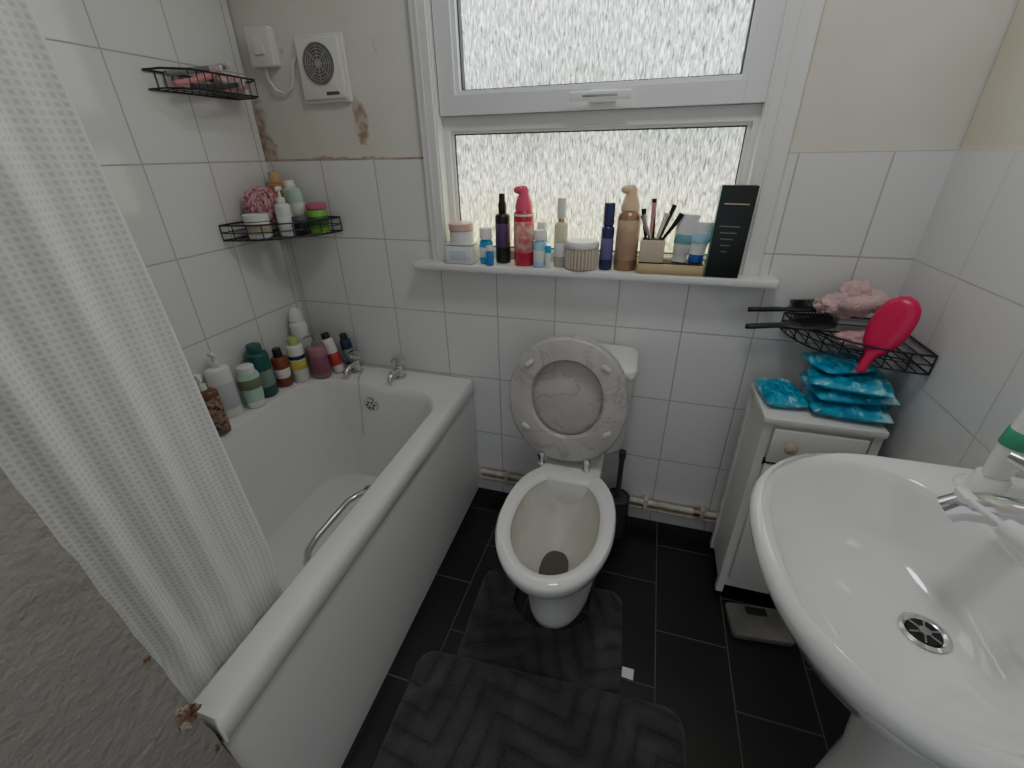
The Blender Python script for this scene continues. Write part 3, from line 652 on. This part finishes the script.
bottle('perfume_bottle',(-.262,-.005,ZS),[(col('perfume_clear',(.62,.60,.50),.08,trans=.3),body(.021,0,.13,neck=.5)),(col('gold',(.65,.48,.22),.25,metal=.8),cap(.011,.128,.165)),(wht,label(.021,.03,.07)),(col('clear_cap',(.72,.72,.70),.1),cap(.014,.140,.195))])
b=B(); wv=M('woven_beige',(.52,.44,.33),.7,bump=.5,bs=150)
b.lathe([(0,0),(.046,0),(.048,.004),(.048,.062),(0,.062)],wv)
for k in range(28):
    a=2*pi*k/28; b.box(.048*math.cos(a)-.002,.048*math.cos(a)+.002,.048*math.sin(a)-.002,.048*math.sin(a)+.002,.004,.060,col('beige_rib',(.66,.60,.50)))
b.lathe([(0,.062),(.050,.062),(.051,.066),(.051,.074),(.046,.080),(0,.081)],wht); b.make('cotton_pad_canister',(-.194,-.020,ZS))
bottle('body_spray_bottle',(-.122,-.020,ZS),[(col('indigo',(.03,.03,.13)),body(.019,0,.125,neck=.7)),(col('label_violet',(.16,.14,.34)),label(.019,.03,.09)),(col('indigo',(.03,.03,.13)),cap(.016,.125,.185))])
brz=col('bronze',(.42,.25,.16),.3,metal=.4)
bottle('air_freshener_can',(-.066,-.006,ZS),[(brz,body(.033,0,.165,sh=.02,neck=.75)),(M('label_cream_brown',(.66,.50,.36),.35,col2=(.50,.32,.22),vs=14),label(.033,.03,.14))],extra=nozzle(col('cream_nozzle',(.80,.58,.38)),.162))
b=B(); gold=col('gold_tray',(.60,.47,.27),.35,metal=.5)
b.rbox(-.092,.092,-.038,.038,0,.028,gold,r=.006,bv=.002); b.rbox(-.088,.088,-.032,.032,.027,.030,dark,r=.004,bv=.0005)
b.make('makeup_tray',(.061,-.018,ZS))
b=B(); be=M('beige_box',(.62,.52,.42),.5)
b.rbox(-.034,.034,-.028,.028,0,.060,be,r=.004,bv=.002); b.rbox(-.028,.028,-.022,.022,.0595,.0615,dark,r=.003,bv=.0005)
for dx,dy,lx,hh,mm in ((-.020,0,-.015,.14,blk),(-.008,.01,.0,.155,col('pink_handle',(.65,.30,.38))),(.008,-.005,.02,.13,wht),(.016,.008,.03,.15,blk),(-.005,-.01,-.03,.125,col('steel',(.4,.4,.42),.3,metal=.8)),(.022,-.01,.045,.13,blk),(.0,.012,-.01,.165,blk),(.012,0,.02,.12,M('brush_hair',(.12,.05,.03),.9))):
    b.sweep([(dx,dy,.055),(dx+lx*.6,dy,hh*.75),(dx+lx,dy,hh)],[.004,.006,.0075],mm,n=8)
b.make('makeup_brush_holder',(.006,-.022,ZS+.031))
bottle('moisturiser_tube',(.083,-.020,ZS+.031),[(wht,[(0,0),(.019,0),(.019,.022),(.022,.024),(.026,.06),(.029,.125),(.029,.128),(0,.128)],1,.45),(col('label_teal',(.15,.42,.42)),label(.0255,.05,.075),1,.5)],rot=(0,.08,0))
bottle('face_cream_tube',(.127,-.020,ZS+.031),[(col('face_blue',(.02,.08,.35)),cap(.020,0,.022),1,.6),(wht,[(0,.022),(.021,.022),(.026,.06),(.029,.105),(.029,.108),(0,.108)],1,.5),(col('pale_blue',(.40,.66,.82)),label(.0265,.055,.08),1,.55)],rot=(0,.02,0))
b=B(); bx=col('box_black_green',(.008,.014,.013),.35); b.rbox(-.043,.043,-.015,.015,0,.230,bx,r=.002,bv=.0015)
b.box(-.0435,-.042,-.0153,.0153,.002,.228,col('box_teal_edge',(.05,.30,.24),.4)); b.rbox(-.030,.030,-.0162,-.0148,.185,.188,col('gold_line',(.55,.50,.35),.4),r=.0005,bv=.0002)
for k in range(5): b.box(-.03+.004*k,.020-.005*k,-.0158,-.015,.13-.016*k,.133-.016*k,col('box_print',(.16,.20,.19),.5))
b.make('product_box',(.196,-.042,ZS+.002),(0,.02,.0))
# ------------------------------------------------------------------ right rack items
def brush(name,loc,rot,m,L=.2,hw=.035,hl=.055,bris=True,th=.012):
    b=B()
    rings=[]
    prof=[(0,.004),(.006,.45),(.02,.78),(hl*.6,.95),(hl,1),(hl*1.3,.97),(hl*1.75,.75),(hl*2,.42),(hl*2.2,.28),(hl*2.6,.24),(max(L*.85,hl*2.65),.30),(max(L*.97,hl*2.7),.27),(max(L,hl*2.75),.05)]
    for x,w in prof:
        y=hw*w; t=th*(.6 if w>.4 else .55)*min(1,w+.3 if w>.4 else 1)
        if w<.02: t=.001
        rings.append([(x,y*math.cos(2*pi*k/16),t*math.sin(2*pi*k/16)) for k in range(16)])
    b.loft(rings,m)
    if bris:
        for i in range(11):
            for j in range(-3,4):
                x=.014+i*(hl*2-.03)/11; y=j*hw*.24
                b.sweep([(x,y,th*.4),(x,y,th*.4+.020)],.0011,m,n=4)
    o=b.make(name,loc,rot,sharp=60); return o
brush('paddle_hair_brush',(.475,-.128,.890),(0,.05,pi+.22),blk,L=.22,hw=.040,hl=.060)
brush('paddle_hair_brush',(.470,-.045,.900),(.2,.05,pi+.10),blk,L=.19,hw=.032,hl=.05)
mag=col('hot_pink',(.72,.01,.10),.3)
ob=brush('detangling_brush',(0,0,0),(0,0,0),mag,L=.18,hw=.042,hl=.070,bris=False,th=.022)
xd=Vector((-.30,-.18,-.93)).normalized()
nd=Vector((-.55,-.70,.45)); nd=(nd-xd*nd.dot(xd)).normalized(); yd=nd.cross(xd)
ob.matrix_world=Matrix.Translation((.575,-.195,.985))@Matrix((xd,yd,nd)).transposed().to_4x4()
def headband():
    b=B(); m=M('pink_fleece',(.80,.52,.52),.95,bump=.8,bs=220,sheen=.6)
    def lump(c,r,s): b.blob(c,r,m,amp=.35,freq=2.6,nu=40,nv=26,seed=s)
    lump((0,0,0),(.052,.040,.030),1); lump((.040,.01,.008),(.040,.032,.032),2); lump((-.040,-.005,-.004),(.035,.028,.024),3); lump((.01,.01,.030),(.034,.026,.028),4)
    b.sweep([(-.03,-.03,.01),(0,-.042,.012),(.035,-.035,.016),(.060,-.015,.016),(.065,.015,.01)],[.016,.02,.018,.02,.014],m,n=14)
    b.make('fleece_headband',(.503,-.088,.928),sharp=180)
headband()
b=B(); b.blob((0,0,0),(.055,.045,.020),MATS['pink_cloth_pale'],amp=.4,freq=3,nu=36,nv=20); b.make('folded_face_cloth',(.545,-.13,.852),sharp=180)
# ------------------------------------------------------------------ sink items
bottle('toothpaste_tube',(.508,-.705,.831),[(wht,cap(.020,0,.035)),(wht,[(0,.035),(.022,.035),(.028,.065),(.033,.155),(.034,.180),(0,.181)],1,.6),(col('tp_green',(.05,.35,.20)),label(.0302,.085,.11),1,.65)],rot=(.05,.16,.6))
b=B(); b.sweep([(.422,-.870,.902),(.440,-.91,.902),(.475,-.98,.902),(.50,-1.03,.902)],[.011,.016,.017,.014],wht,n=16)
b.sweep([(.422,-.87,.902),(.410,-.83,.902)],[.004,.004],wht,n=10); b.rbox(.403,.417,-.832,-.808,.897,.906,wht,r=.003,bv=.001)
o=b.make('electric_toothbrush')
# ------------------------------------------------------------------ light
b=B(); lm,n,l,bs=nt('fill_lamp_opal'); bs.inputs['Emission Color'].default_value=(.97,.985,1,1); bs.inputs['Emission Strength'].default_value=20.0; bs.inputs['Base Color'].default_value=(.8,.8,.8,1)
b.lathe([(0,-.07),(.07,-.065),(.12,-.045),(.15,-.015),(.15,0),(0,0)],lm); b.lathe([(.16,-.012),(.165,0),(0,0)],wht); b.make('ceiling_fill_lamp',(.05,-.70,HC))  # out-of-view ceiling dome, added as fill light for the room
w=bpy.data.worlds.new('w'); bpy.context.scene.world=w; w.use_nodes=True
w.node_tree.nodes['Background'].inputs[0].default_value=(.92,.95,1,1); w.node_tree.nodes['Background'].inputs[1].default_value=.5
# ------------------------------------------------------------------ camera
cam=bpy.data.cameras.new('camera'); cam.sensor_width=36; cam.lens=441/1024*36; cam.clip_start=.01
co=bpy.data.objects.new('camera',cam); bpy.context.collection.objects.link(co)
X=Vector((.9575,.2877,-.0168)).normalized(); Z=Vector((.2623,-.8460,.4643)).normalized(); Y=Z.cross(X).normalized()
R=Matrix((X,Y,Z)).transposed().to_4x4(); co.matrix_world=Matrix.Translation((0,-1.38,1.286))@R
bpy.context.scene.camera=co
